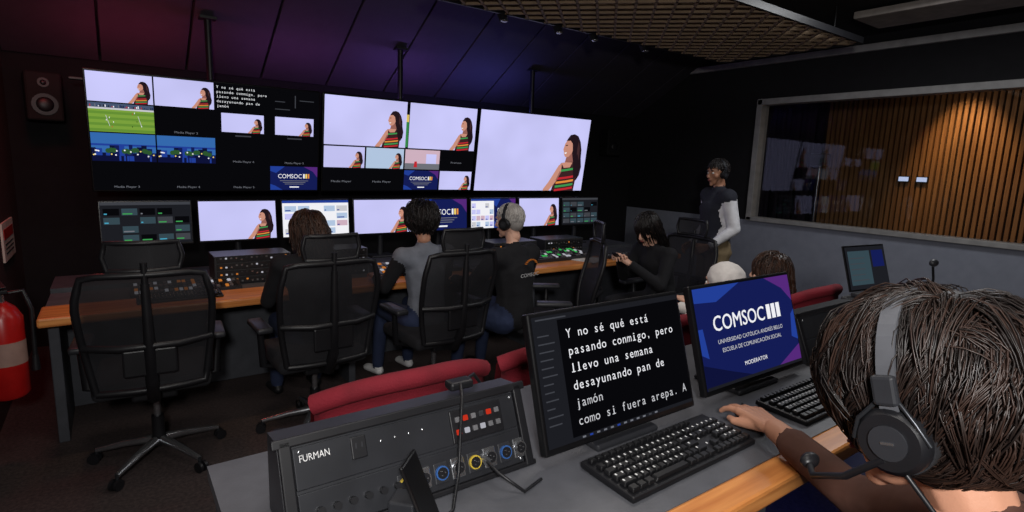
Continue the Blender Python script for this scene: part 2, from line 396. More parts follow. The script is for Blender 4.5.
# ---------------------------------------------------------------- desk equipment
def button_panel(loc,w,d,h0,h1,rows,cols,colors,rz=0,name='video_switcher_panel',seed=1):
    b=B(); rr=random.Random(seed)
    vs=[(-w/2,-d/2,0),(w/2,-d/2,0),(w/2,d/2,0),(-w/2,d/2,0),(-w/2,-d/2,h0),(w/2,-d/2,h0),(w/2,d/2,h1),(-w/2,d/2,h1)]
    b.add(vs,[[0,3,2,1],[4,5,6,7],[0,1,5,4],[1,2,6,5],[2,3,7,6],[3,0,4,7]],M_dark)
    a=math.atan2(h1-h0,d); L=math.hypot(d,h1-h0); X=V((1,0,0)); Yv=V((0,math.cos(a),math.sin(a))); F=frame(V((-w/2,-d/2,h0)),X,Yv,X.cross(Yv))
    cw=w*.94/cols; rh=L*.9/rows
    for r in range(rows):
        for c in range(cols):
            b.box((w*.03+cw*(c+.5),L*.05+rh*(r+.5),.004),(cw*.72,rh*.68,.008),rr.choice(colors),M=F,bev=.001,seg=1)
    return b.obj(name,loc,rz)
k1=mat('button_grey',(95,95,98),.5); k2=em('button_red_lit',(200,50,30),.9); k3=em('button_amber_lit',(200,120,50),.8); k4=em('button_green_lit',(60,190,90),.7); k5=em('button_white_lit',(200,200,210),.7)
button_panel((.36,4.12,.75),.62,.22,.02,.05,4,22,[k1,k1,k1,M_key,M_key,k3,k5],seed=2)
def rack_box(loc,w,h,seed,rz=0):
    b=B(); rr=random.Random(seed); b.box((0,0,h/2),(w,.26,h),M_dark,bev=.006)
    for i in range(int(h/.05)):
        z=.03+i*.05; b.box((0,-.133,z),(w-.03,.008,.042),M_black,bev=.002)
        for j in range(14):
            m=rr.choice([k1,k1,k1,k1,M_dark,k5,M_chrome,k3]); b.box((-w/2+.04+j*(w-.08)/13,-.139,z+rr.choice([-.006,.006])),(.012,.008,.010),m)
    b.obj('rack_equipment',loc,rz)
rack_box((.78,4.30,.75),.50,.20,3); rack_box((1.36,4.30,.75),.50,.2,4); rack_box((3.05,4.30,.75),.5,.17,5); rack_box((3.65,4.30,.75),.5,.17,6)
button_panel((3.35,4.0,.762),.8,.24,.03,.07,5,24,[k1,k1,M_key,M_key,k5,k4],seed=4)
button_panel((1.95,4.0,.762),.7,.24,.03,.07,5,20,[k1,k1,M_key,k5,k3],seed=5)
def keyboard(loc,w=.45,d=.155,rz=0):
    b=B(); 
    b.box((0,0,.009),(w,d,.016),M_black,bev=.005,rot=(rad(2.5),0,0))
    F=TR(-w/2,-d/2,.0145)@Euler((rad(2.5),0,0)).to_matrix().to_4x4()
    kw=(w*.96)/22.5; ys=[.010,.033,.056,.079,.102,.132]
    def key(x,y,ww=1,hh=.02): b.box((w*.02+(x+ww/2)*kw,y+hh/2,.005),(ww*kw-.0026,hh-.002,.009),M_key,M=F,bev=.0015,seg=1,taper=.9)
    for i,wd in enumerate([1.25,1.25,1.25,6.25,1.25,1.25,1.25,1.25]): key(sum([1.25,1.25,1.25,6.25,1.25,1.25,1.25,1.25][:i]),ys[0],wd)
    for r in range(1,5):
        key(0,ys[r],[0,2.2,1.75,1.5,1][r]); x=[0,2.2,1.75,1.5,1][r]
        while x+1<=13.3: key(x,ys[r]); x+=1
        key(x,ys[r],15-x)
    for i in range(14): key(i*1.07,ys[5],1,.017)
    for i in range(3):
        key(15.4+i,ys[0]); key(15.4+i,ys[3]); key(15.4+i,ys[4]); key(15.4+i,ys[5],1,.017)
    key(16.4,ys[1])
    for r in range(5):
        for i in range(4): key(18.5+i,ys[r])
    for r in range(1,5):
        for i in range(22):
            if random.random()<.85 and not (15<i<18.4 and r<3):
                b.box((w*.02+(i+.45)*kw,ys[r]+.012,.0100),(.004,.0055,.0006),M_white,M=F)
    return b.obj('keyboard',loc,rz)
keyboard((.30,3.86,.762)); keyboard((2.55,3.84,.762)); keyboard((4.1,3.84,.762))
b=B()
for i in range(3): b.box((.02*i,.015*i,.0015+.003*i),(.21,.297,.002),M_white,rot=(0,0,.2*i))
b.obj('paper_sheets',(3.62,3.83,.762),rad(20))
# ---------------------------------------------------------------- foreground desk
FZ=.96
b=B(); x0,x1=.13,3.75
b.box(((x0+x1)/2,.97,FZ-.015),(x1-x0,.66,.03),M_grey); b.box(((x0+x1)/2,.605,FZ-.022),(x1-x0,.075,.044),M_wood,bev=.008)
b.box(((x0+x1)/2,1.25,.58),(x1-x0-.1,.03,.72),M_panel)
for x in (x0+.03,1.32,2.6,x1-.03): b.box((x,.98,.575),(.04,.6,.73),M_panel,bev=.004)
b.obj('control_desk')
def c_bigscript(s):
    s.rect(0,0,1,1,e_bk,1); s.rect(0,.955,1,1,e_dk,2); s.rect(0,0,1,.03,e_dk,2); s.rect(0,.03,.145,.955,e_dk,2)
    for i in range(12): s.rect(.02,.16+i*.062,.02+random.uniform(.04,.10),.170+i*.062,e_dg,3)
    s.rect(.02,.968,.2,.98,e_dg,3)
    for i in range(12): s.rect(.2+i*.045,.008,.220+i*.045,.022,random.choice([e_dg,e_gy,e_bl,e_gy]),3)
    for i,t in enumerate(['Y no sé qué está','pasando conmigo, pero','llevo una semana','desayunando pan de','jamón','como si fuera arepa. A']): s.mono(t,.185,.80-i*.138,.105,e_wh if i<4 else e_gy2,.0355)
def c_bigcomsoc(s):
    s.rect(0,0,1,1,e_nv,1)
    for (p,c) in [([(0,1),(.45,1),(.2,.84),(0,.86)],e_bl),([(.72,1),(1,1),(1,.7),(.9,.86)],e_pu),([(0,0),(.5,0),(.25,.12),(0,.25)],e_nv2),([(.7,0),(1,0),(1,.2)],e_pu),([(0,.35),(.06,.3),(.04,.6),(0,.6)],e_bl),([(.93,.3),(1,.25),(1,.6),(.96,.55)],e_bl)]: s.poly(p,c,2)
    s.text('COMSOC',.14,.55,.22,e_wh,3,.52); s.text('COMSOC',.143,.552,.22,e_wh,3,.52)
    for i in range(3): s.rect(.69+i*.055,.55,.732+i*.055,.71,e_wh,3)
    for i,(t,a,w) in enumerate([('UNIVERSIDAD CATÓLICA ANDRÉS BELLO',.16,.68),('ESCUELA DE COMUNICACIÓN SOCIAL',.19,.62)]): s.text(t,a,.42-i*.09,.06,e_gy2,3,w)
    s.text('MODERATOR',.38,.14,.06,e_wh,3,.24); s.rect(0,0,1,.03,e_dk,3)
monitor((1.02,.885,FZ),.535,.325,.03,rad(17),c_bigscript)
monitor((1.635,.90,FZ),.55,.325,.03,rad(17),c_bigcomsoc)
keyboard((1.055,.775,FZ),.46,.16,rad(1)); keyboard((1.72,.755,FZ),.44,.155,rad(0))
# slanted rack console
def rack_console(loc,w,full=True):
    b=B(); h=.168; dp=.14
    vs=[(0,0,0),(w,0,0),(w,.07,h),(0,.07,h),(w,dp,h-.01),(0,dp,h-.01),(w,dp,0),(0,dp,0)]
    b.add(vs,[[0,1,2,3],[3,2,4,5],[5,4,6,7],[0,3,5,7],[1,6,4,2],[0,7,6,1]],M_dark)
    X=V((1,0,0)); Yv=V((0,.07,h)).normalized(); F=frame(V((0,0,0)),X,Yv,X.cross(Yv)); L=math.hypot(.07,h)
    mf=mat('rack_face',(44,45,49),.4,.3)
    b.box((w/2,L-.004,.004),(w+.02,.018,.014),M_black,M=F,bev=.003); b.box((w/2,.004,.004),(w+.01,.012,.012),M_black,M=F,bev=.003)
    for x in (.012,w-.012): b.box((x,L/2,.004),(.022,L,.014),M_black,M=F,bev=.003)
    b.box((w/2,L*.70,.003),(w-.05,L*.42,.006),mf,M=F,bev=.002); b.box((w/2,L*.26,.003),(w-.05,L*.40,.006),mf,M=F,bev=.002)
    if full:
        b.text('FURMAN',F@TR(.035,L*.76,.0068),.018,M_white,.055)
        b.box((.145,L*.76,.008),(.030,.042,.006),M_black,M=F,bev=.002)
        for dx in (-.006,.006): b.box((.145+dx,L*.78,.0112),(.003,.01,.001),M_dark,M=F)
        for i in range(4): b.ell((0,0,0),(.003,.003,.002),M_chrome,M=F@TR(.19+i*.03,L*.76,.008))
    b.box((w*.76,L*.69,.008),(.13,.068,.006),M_black,M=F,bev=.002)
    rr=random.Random(5)
    for r in range(2):
        for c in range(6): b.box((w*.76-.05+c*.020,L*.69-.012+r*.026,.014),(.011,.011,.006),rr.choice([k1,k2,k5,M_dark,k2,k1]),M=F,bev=.001,seg=1)
    rim=[mat('rim_yellow',(190,164,60),.4),M_chrome,mat('rim_blue',(50,90,150),.4),M_chrome]
    for i in range(8):
        x=w*.42+i*(w*.52/7); p=F@V((x,L*.24,.004)); q=F@V((x,L*.24,.014)); q2=F@V((x,L*.24,.0155))
        b.box((x,L*.24,.006),(.032,.042,.004),M_chrome if i%2 else M_dark,M=F,bev=.002)
        b.tube([p,q],.0145,rim[i%4],20); b.tube([q,q2],.0115,M_black,20)
        for a in range(3): b.tube([F@V((x+.005*math.cos(a*2.1),L*.24+.005*math.sin(a*2.1),.0155)),F@V((x+.005*math.cos(a*2.1),L*.24+.005*math.sin(a*2.1),.0175))],.0015,M_chrome,6)
    for i in range(6): b.tube([F@V((.06+i*.03,L*.26,.006)),F@V((.06+i*.03,L*.26,.018))],.007,M_black,12)
    for (x,y) in ((.035,.02),(w-.035,.02),(.035,L-.025),(w-.035,L-.025)): b.ell((0,0,0),(.004,.004,.003),M_chrome,M=F@TR(x,y,.008))
    return b.obj('rack_console',loc)
rack_console((.21,.93,FZ),.54); rack_console((2.0,.93,FZ),.50,False)
# cables
b=B()
b.tube([(.62,1.045,FZ+.185),(.59,.985,FZ+.175),(.555,.93,FZ+.13),(.535,.90,FZ+.06),(.50,.86,FZ+.01),(.42,.82,FZ+.006)],.0035,M_black)
b.box((.62,1.05,FZ+.178),(.06,.035,.02),M_black,bev=.006)
b.tube([(.64,1.05,FZ+.185),(.69,1.10,FZ+.17),(.75,1.13,FZ+.10),(.80,1.10,FZ+.006)],.004,M_black)
b.tube([(.62,.935,FZ+.045),(.62,.88,FZ+.04),(.66,.84,FZ+.006),(.72,.86,FZ+.005)],.0035,M_black); b.tube([(.62,.96,FZ+.045),(.62,.925,FZ+.045)],.009,M_chrome,12)
b.obj('power_cable')
b=B(); b.box((0,0,.07),(.072,.008,.145),M_bezel,rot=(rad(-22),0,0),bev=.004); b.box((0,.03,.03),(.05,.05,.06),M_dark,bev=.004); b.obj('smartphone_on_stand',(.43,.86,FZ),rad(45))
# laptop
b=B(); b.box((0,-.11,.011),(.33,.22,.018),M_dark,bev=.004); F=frame(V((-.165,.0,.02)),V((1,0,0)),V((0,.3,.95)).normalized(),V((1,0,0)).cross(V((0,.3,.95)).normalized()))
b.box((.165,.11,-.004),(.33,.22,.008),M_bezel,M=F,bev=.003)
s_=S(b,F@TR(.008,.008,.0005),.314,.204); s_.rect(0,0,1,1,e_dk); s_.rect(.05,.1,.6,.9,e_tl,2); s_.rect(.65,.5,.95,.9,e_nv,2)
for i in range(5): s_.rect(.08,.2+i*.13,.08+random.uniform(.2,.45),.22+i*.13,e_dg,3)
for r in range(5):
    for c in range(13): b.box((-.145+c*.024,-.15+r*.022,.021),(.019,.017,.003),M_key)
b.obj('laptop',(2.95,1.12,FZ+.12),rad(-8))
b=B(); b.box((0,0,.06),(.40,.30,.12),M_dark,bev=.008); b.obj('equipment_case',(2.95,1.02,FZ))
b=B(); b.tube([(0,0,0),(0,0,.02)],.05,M_black,20); b.tube([(0,0,.02),(.0,0,.18),(-.03,0,.24),(-.09,-.02,.27)],.006,M_black); b.tube([(-.09,-.02,.27),(-.16,-.04,.28)],[.012,.016],M_black,12); b.ell((-.17,-.043,.281),(.03,.018,.018),M_dark); b.obj('gooseneck_microphone',(3.35,1.0,FZ))
b=B(); b.ell((0,0,.012),(.033,.058,.024),M_black); b.box((0,.03,.03),(.004,.025,.012),M_dark,bev=.001); mouse=b.obj('computer_mouse',(1.385,.775,FZ+.006),rad(-22))
# ---------------------------------------------------------------- chairs
M_mesh=mat('chair_mesh',(30,30,34),.7,alpha=.86)
M_cush=mat('chair_cushion',(32,32,36),.9,bump=.2)
def office_chair(loc,rz,sc_=1.0):
    b=B(); b.M=Matrix.Scale(sc_,4)
    for k in range(5):
        a=rad(90+72*k); ca,sa=math.cos(a),math.sin(a)
        b.tube([(ca*.03,sa*.03,.115),(ca*.16,sa*.16,.10),(ca*.30,sa*.30,.072)],[.024,.019,.014],M_chrome,8)
        b.tube([(ca*.30,sa*.30,.08),(ca*.30,sa*.30,.045)],.008,M_metal,8)
        for d in (-.014,.014):
            c0=V((ca*.31,sa*.31,.028)); n=V((-sa,ca,0)); b.tube([c0+n*(d-.007),c0+n*(d+.007)],.028,M_black,16)
    b.tube([(0,0,.09),(0,0,.25)],.03,M_black,14); b.tube([(0,0,.25),(0,0,.42)],.017,M_chrome,12); b.box((0,-.02,.42),(.2,.28,.05),M_black,bev=.012)
    b.box((0,.03,.482),(.51,.49,.085),M_cush,bev=.032,seg=3)
    def bp(u,v):
        hw=.225+.045*math.sin(min(1,v*1.25)*math.pi*.5)-.03*max(0,v-.8)/.2
        return V((u*hw,-.245-.07*math.sin(v*math.pi*.5)+.0-.035*(1-u*u)+.02*math.cos((v-.35)*5),.50+.57*v))
    gu,gv=12,14; vs=[];fs=[]
    for j in range(gv+1):
        for i in range(gu+1): vs.append(bp(-1+2*i/gu,j/gv))
    for j in range(gv):
        for i in range(gu): q=j*(gu+1)+i; fs.append([q,q+1,q+gu+2,q+gu+1])
    b.add(vs,fs,M_mesh,True)
    loop=[bp(-1,j/12) for j in range(13)]+[bp(-1+2*i/8,1)+V((0,0,.012)) for i in range(1,8)]+[bp(1,1-j/12) for j in range(13)]+[bp(1-2*i/8,0) for i in range(1,9)]
    b.tube(loop,.017,M_black,8,cap=False)
    b.tube([(0,-.12,.42),(0,-.26,.45),(0,-.335,.58),(0,-.36,.8),(0,-.37,1.04)],[.028,.03,.028,.022,.018],M_black,10)
    b.tube([bp(-1,.42)+V((0,-.01,0)),V((-.12,-.355,.74)),V((.12,-.355,.74)),bp(1,.42)+V((0,-.01,0))],.018,M_black,8)
    b.box((0,-.345,.66),(.22,.02,.13),M_black,bev=.009)
    b.tube([(0,-.37,1.02),(0,-.375,1.14)],.014,M_black,8)
    hv=[];hf=[]
    for j in range(5):
        for i in range(9):
            u=-1+i/4; hv.append(V((u*.155*(1-.05*abs(j-2)),-.335-.03*(1-u*u)+.0,1.10+j*.032)))
    for j in range(4):
        for i in range(8): q=j*9+i; hf.append([q,q+1,q+10,q+9])
    b.add(hv,hf,M_mesh,True)
    hl=hv[0:9]+[hv[17],hv[26],hv[35]]+hv[36:45][::-1]+[hv[27],hv[18],hv[9],hv[0]]; b.tube(hl,.012,M_black,8,cap=False)
    for sx in (-1,1):
        b.tube([(sx*.2,0,.43),(sx*.29,0,.45),(sx*.30,.0,.66)],[.018,.02,.018],M_black,8); b.box((sx*.295,.02,.68),(.085,.26,.035),M_dark,bev=.014,seg=3)
    return b.obj('office_chair',loc,rz)
office_chair((.12,3.36,0),rad(-4)); office_chair((.93,3.30,0),rad(2)); office_chair((1.74,3.30,0),rad(4)); office_chair((2.64,3.14,0),rad(58)); office_chair((3.62,2.92,0),rad(88)); office_chair((.92,.06,.21),0)
M_redc=mat('red_upholstery',(122,24,38),.85,bump=.2)
def red_chair(loc,rz=0):
    b=B(); 
    b.box((0,.05,.43),(.54,.50,.10),M_redc,bev=.035,seg=3)
    vs=[];fs=[]
    n=14
    for layer in (0,1):
        for j in range(8):
            for i in range(n+1):
                u=-1+2*i/n; v=j/7
                top=.995-.06*abs(u)**2.5
                z=.46+(top-.46)*v
                vs.append(V((u*.29,-.24+.10*u*u-.07*v-(.045 if layer else 0)*(1 if 0<j<7 else .6),z)))
    m=8*(n+1)
    for layer in (0,1):
        for j in range(7):
            for i in range(n): q=layer*m+j*(n+1)+i; fs.append([q,q+1,q+n+2,q+n+1])
    mats=[M_redc]*(7*n)+[M_dark if j<5 else M_redc for j in range(7) for i in range(n)]
    for i in range(n): fs.append([7*(n+1)+i,7*(n+1)+i+1,m+7*(n+1)+i+1,m+7*(n+1)+i]); mats.append(M_redc); fs.append([i,i+1,m+i+1,m+i]); mats.append(M_dark)
    for j in range(7):
        for i in (0,n): fs.append([j*(n+1)+i,(j+1)*(n+1)+i,m+(j+1)*(n+1)+i,m+j*(n+1)+i]); mats.append(M_redc)
    b.add(vs,fs,mats,True)
    b.tube([vs[7*(n+1)+i]+V((0,-.02,.0)) for i in range(n+1)],.03,M_redc,10)
    for sx in (-1,1):
        b.tube([(sx*.27,-.2,.50),(sx*.30,-.1,.66),(sx*.30,.2,.66),(sx*.28,.22,.42)],.016,M_black,8); b.box((sx*.30,.05,.675),(.055,.28,.03),M_black,bev=.012)
        for y in (-.2,.25): b.tube([(sx*.22,y,.40),(sx*.25,y,.0)],.014,M_metal,8)
    return b.obj('red_upholstered_chair',loc,rz)
for x in (.72,1.37,2.0,2.62,3.27): red_chair((x,1.78,0))
# ---------------------------------------------------------------- people
def hull(p1,r1,p2,r2):
    bm=bmesh.new()
    for p,r in ((p1,r1),(p2,r2)):
        if not isinstance(r,(tuple,list)): r=(r,r,r)
        g_=bmesh.ops.create_icosphere(bm,subdivisions=2,radius=1)
        for v in g_['verts']: v.co=V((v.co.x*r[0]+p[0],v.co.y*r[1]+p[1],v.co.z*r[2]+p[2]))
    res=bmesh.ops.convex_hull(bm,input=bm.verts)
    junk=set(e for e in res['geom_interior']+res['geom_unused'] if isinstance(e,bmesh.types.BMVert))
    if junk: bmesh.ops.delete(bm,geom=list(junk),context='VERTS')
    return bm
def fuse(parts,voxel,it,mats):
    b=B()
    for p in parts:
        b.bm(hull(p[0],p[1],p[2],p[3]),M_black)
    o=b.obj('tmp')
    md=o.modifiers.new('r','REMESH'); md.mode='VOXEL'; md.voxel_size=voxel; md.use_smooth_shade=True
    m2=o.modifiers.new('s','SMOOTH'); m2.factor=.5; m2.iterations=it
    dg=bpy.context.evaluated_depsgraph_get(); dg.update()
    me=bpy.data.meshes.new_from_object(o.evaluated_get(dg))
    bpy.data.objects.remove(o)
    me.materials.clear(); names=list(mats.keys())
    for k in names: me.materials.append(mats[k])
    segs=[(V(p[0]),V(p[2]),(sum(p[1])/3 if isinstance(p[1],(tuple,list)) else p[1]),(sum(p[3])/3 if isinstance(p[3],(tuple,list)) else p[3]),names.index(p[4])) for p in parts]
    for f in me.polygons:
        c=f.center; best=1e9;bi=0
        for a,e,ra,rb,ii in segs:
            d=e-a; L2=d.length_squared; t=0 if L2<1e-9 else max(0,min(1,(c-a).dot(d)/L2))
            q=(c-(a+d*t)).length-(ra+(rb-ra)*t)
            if q<best: best=q;bi=ii
        f.material_index=bi
    return me
def mk_hand(wrist,d,back,curl,side,m,voxel=.0035,thumb=0):
    Y=V(d).normalized(); Z=V(back); Z=(Z-Y*Z.dot(Y)).normalized(); X=Y.cross(Z)
    T=frame(V(wrist),X,Y,Z); sx=side; P=[]
    bx=[-.029,-.0095,.010,.028]; LN=[.070,.078,.072,.056]; by=[.088,.092,.088,.08]
    for i in range(4):
        P.append(((bx[i]*.55*sx,.0,0),.0165,(bx[i]*sx,by[i],0.002),.0115,'skin'))
        p=V((bx[i]*sx,by[i],.002)); a=curl[i]*.55 if isinstance(curl,(list,tuple)) else curl*.55
        c=curl[i] if isinstance(curl,(list,tuple)) else curl
        rr_=[.0095,.0086,.0078,.0068]
        for k,fr in enumerate((.45,.30,.25)):
            spread=(i-1.5)*.12*sx
            q=p+V((math.sin(spread)*math.cos(a),math.cos(a)*math.cos(spread),-math.sin(a)))*LN[i]*fr
            P.append((tuple(p),rr_[k],tuple(q),rr_[k+1],'skin')); p=q; a+=c
    P.append(((-.012*sx,.012,-.004),.017,(-.036*sx,.045,-.012),.0135,'skin'))
    P.append(((-.036*sx,.045,-.012),.0135,(-.050*sx,.074,-.018),.0108,'skin'))
    P.append(((-.050*sx,.074,-.018),.0108,(-.046*sx,.100,-.022),.0088,'skin'))
    P.append(((0,-.03,0),(.026,.02,.019),(0,.015,0),(.029,.02,.017),'skin'))
    me=fuse(P,voxel,2,{'skin':m})
    return me,T
def mk_head(m,lip):
    P=[((0,-.018,.03),(.076,.092,.085),(0,.01,.02),(.072,.075,.08),'s'),
       ((0,.025,-.01),(.062,.058,.06),(0,.045,-.078),(.034,.034,.030),'s'),
       ((0,.086,.012),.008,(0,.104,-.026),.012,'s'),((-.012,.096,-.03),.008,(.012,.096,-.03),.008,'s'),
       ((-.03,.074,.032),.012,(.03,.074,.032),.012,'s'),((-.045,.055,-.02),.022,(-.04,.05,-.03),.02,'s'),((.045,.055,-.02),.022,(.04,.05,-.03),.02,'s'),
       ((0,.085,-.052),(.02,.009,.008),(0,.083,-.06),(.017,.008,.007),'s'),((0,.07,-.098),.015,(0,.068,-.1),.015,'s'),
       ((0,-.02,-.05),.050,(0,-.035,-.11),.048,'s')]
    for sx in (-1,1): P.append(((sx*.078,-.008,.01),(.009,.018,.02),(sx*.076,.0,-.022),(.008,.011,.012),'s'))
    return fuse(P,.0055,4,{'s':m})
def hair_strands(b,T,n,ln,mats,thick=.3,r0=.003,wave=.006,long=0,steps=7,seed=1,seg=3,clump=1,rnd=.45,cs=.06,lo=.45):
    rr=random.Random(seed); C=V((0,-.018,.034)); RD=V((.080,.098,.092)); crown=V((0,-.35,1)).normalized()
    sv=b.M; b.M=b.M@T
    k=0
    while k<n:
        d=V((rr.gauss(0,1),rr.gauss(0,1),rr.gauss(0,1))).normalized()
        if d.z<-.62 or (d.y>.3 and d.z<.42) or (d.y>-.15 and d.z<-.05): continue
        k+=1
        t0=d-crown; t0=t0-d*t0.dot(d); t0=t0.normalized() if t0.length>1e-4 else V((1,0,0))
        t0=(t0+V((rr.gauss(0,rnd),rr.gauss(0,rnd),rr.gauss(0,rnd*.8)))); t0=(t0-d*t0.dot(d)).normalized()
        L0=ln*rr.uniform(.6,1.25); ph0=rr.uniform(0,6.28); lift0=thick*rr.uniform(lo,1.1); m=rr.choice(mats)
        for ch in range(clump):
            sp=.0 if clump==1 else 1
            off=V((rr.gauss(0,cs),rr.gauss(0,cs),rr.gauss(0,cs)))*sp
            dd=(d+off).normalized(); t=(t0-dd*t0.dot(dd)).normalized(); L=L0*rr.uniform(.85,1.1); ph=ph0+rr.gauss(0,.2); lift=lift0*(1+rr.gauss(0,.10)*sp)
            side=dd.cross(t); pts=[]; fall=None
            nst=steps if not long else steps+6
            for s in range(nst):
                f=s/(nst-1)
                if long and dd.z<.15 or fall is not None:
                    if fall is None: fall=V((dd.x*RD.x,dd.y*RD.y,dd.z*RD.z))*(1+lift)+C
                    fall=fall+V((rr.gauss(0,.003),-.002,-long/nst)); p=fall.copy()
                else:
                    lf=lift*min(1,.55+f*2.0)*(1-.30*f*f)
                    p=C+V((dd.x*RD.x,dd.y*RD.y,dd.z*RD.z))*(1+lf)
                    p+=side*math.sin(f*4+ph)*wave+dd*math.cos(f*5+ph)*wave*.4
                    dd=(dd+t*(L/nst/.09)-off*(.6/nst)).normalized(); t=(t+V((0,0,-.06))); t=t-dd*t.dot(dd); t=t.normalized()
                pts.append(p)
            rs=[r0*(.75+.5*math.sin(math.pi*(i/(nst-1))*.8)) * (1 if i<nst-1 else .3) for i in range(nst)]
            b.tube(pts,rs,m if rr.random()<.75 else rr.choice(mats),seg,cap=False)
    b.M=sv
def headset(b,T,R=.115,band=None,boom=True,mic_side=-1,cup=.042,top=.028):
    sv=b.M; b.M=b.M@T; band=band or M_dark
    arc=[]
    for i in range(25):
        a=math.pi*i/24; ct=math.cos(a); st=math.sin(a)
        arc.append(V((-math.copysign(abs(ct)**.8,ct)*(R-.004),-.012,.0+(abs(st)**.8)*(R+top))))
    def strip(hw,o0,o1,m,rng):
        vs=[];fs=[]
        for i in rng:
            p=arc[i]; n=V((p.x,0,p.z)).normalized()
            for (yy,oo) in ((-hw,o0),(hw,o0),(hw,o1),(-hw,o1)): vs.append(p+V((0,yy,0))+n*oo)
        k_=len(list(rng))
        for i in range(k_-1):
            for k in range(4): fs.append([i*4+k,i*4+(k+1)%4,(i+1)*4+(k+1)%4,(i+1)*4+k])
        b.add(vs,fs,m,False)
    strip(.010,0,.005,band,range(25)); strip(.013,-.010,.0,M_cush,range(5,20))
    for sx in (-1,1):
        c=V((sx*(R-.018),-.008,-.015))
        b.tube([c-V((sx*.018,0,0)),c-V((sx*.012,0,0)),c+V((sx*.006,0,0))],[cup*.9,cup,cup],M_cush,28); b.tube([c+V((sx*.006,0,0)),c+V((sx*.018,0,0)),c+V((sx*.024,0,0))],[cup*.96,cup*.94,cup*.8],M_black,28)
        b.tube([c+V((sx*.0245,0,0)),c+V((sx*.027,0,0))],cup*.5,M_dark,20); b.box((c.x+sx*.0275,c.y,c.z),(.001,.014,.003),M_chrome)
        for q in (-1,1): b.tube([V((sx*(R-.002),-.012+q*.008,.035)),V((sx*(R+.004),-.008+q*.030,.01)),c+V((sx*.018,q*cup*.98,0))],.0025,M_metal,8)
        b.box((sx*(R+.002),-.012,.045),(.012,.026,.035),M_dark,bev=.004)
    if boom:
        s=mic_side; b.tube([(s*(R+.004),.0,-.035),(s*(R+.002),.05,-.065),(s*(R-.03),.11,-.085),(s*.05,.135,-.082)],.0045,M_black,8); b.ell((s*.045,.136,-.08),(.017,.011,.011),M_black)
        b.tube([(s*(R+.002),-.02,-.05),(s*(R+.0),-.06,-.12),(s*(R-.04),-.10,-.2),(.02,-.13,-.3)],.003,M_black,8)
    b.M=sv
SIT=dict(pel=(0,0,.55),waist=(0,.0,.72),chest=(0,.02,.90),nb=(0,.02,1.04),head=(0,.07,1.22),sL=(-.18,.02,1.0),sR=(.18,.02,1.0),eL=(-.24,.12,.76),eR=(.24,.12,.76),wL=(-.16,.36,.80),wR=(.16,.36,.80),
 hL=(-.09,.02,.54),hR=(.09,.02,.54),kL=(-.12,.42,.55),kR=(.12,.42,.55),aL=(-.13,.46,.11),aR=(.13,.46,.11),tL=(-.14,.60,.04),tR=(.14,.60,.04))
STAND=dict(pel=(0,0,.95),waist=(0,0,1.10),chest=(0,.01,1.30),nb=(0,-.01,1.46),head=(0,.03,1.62),sL=(-.185,0,1.41),sR=(.185,0,1.41),eL=(-.23,-.06,1.13),eR=(.23,-.04,1.13),wL=(-.20,.14,.97),wR=(.17,.14,.95),
 hL=(-.09,0,.90),hR=(.09,0,.90),kL=(-.10,.02,.50),kR=(.11,.0,.50),aL=(-.11,0,.09),aR=(.12,-.03,.09),tL=(-.12,.14,.035),tR=(.14,.11,.035))
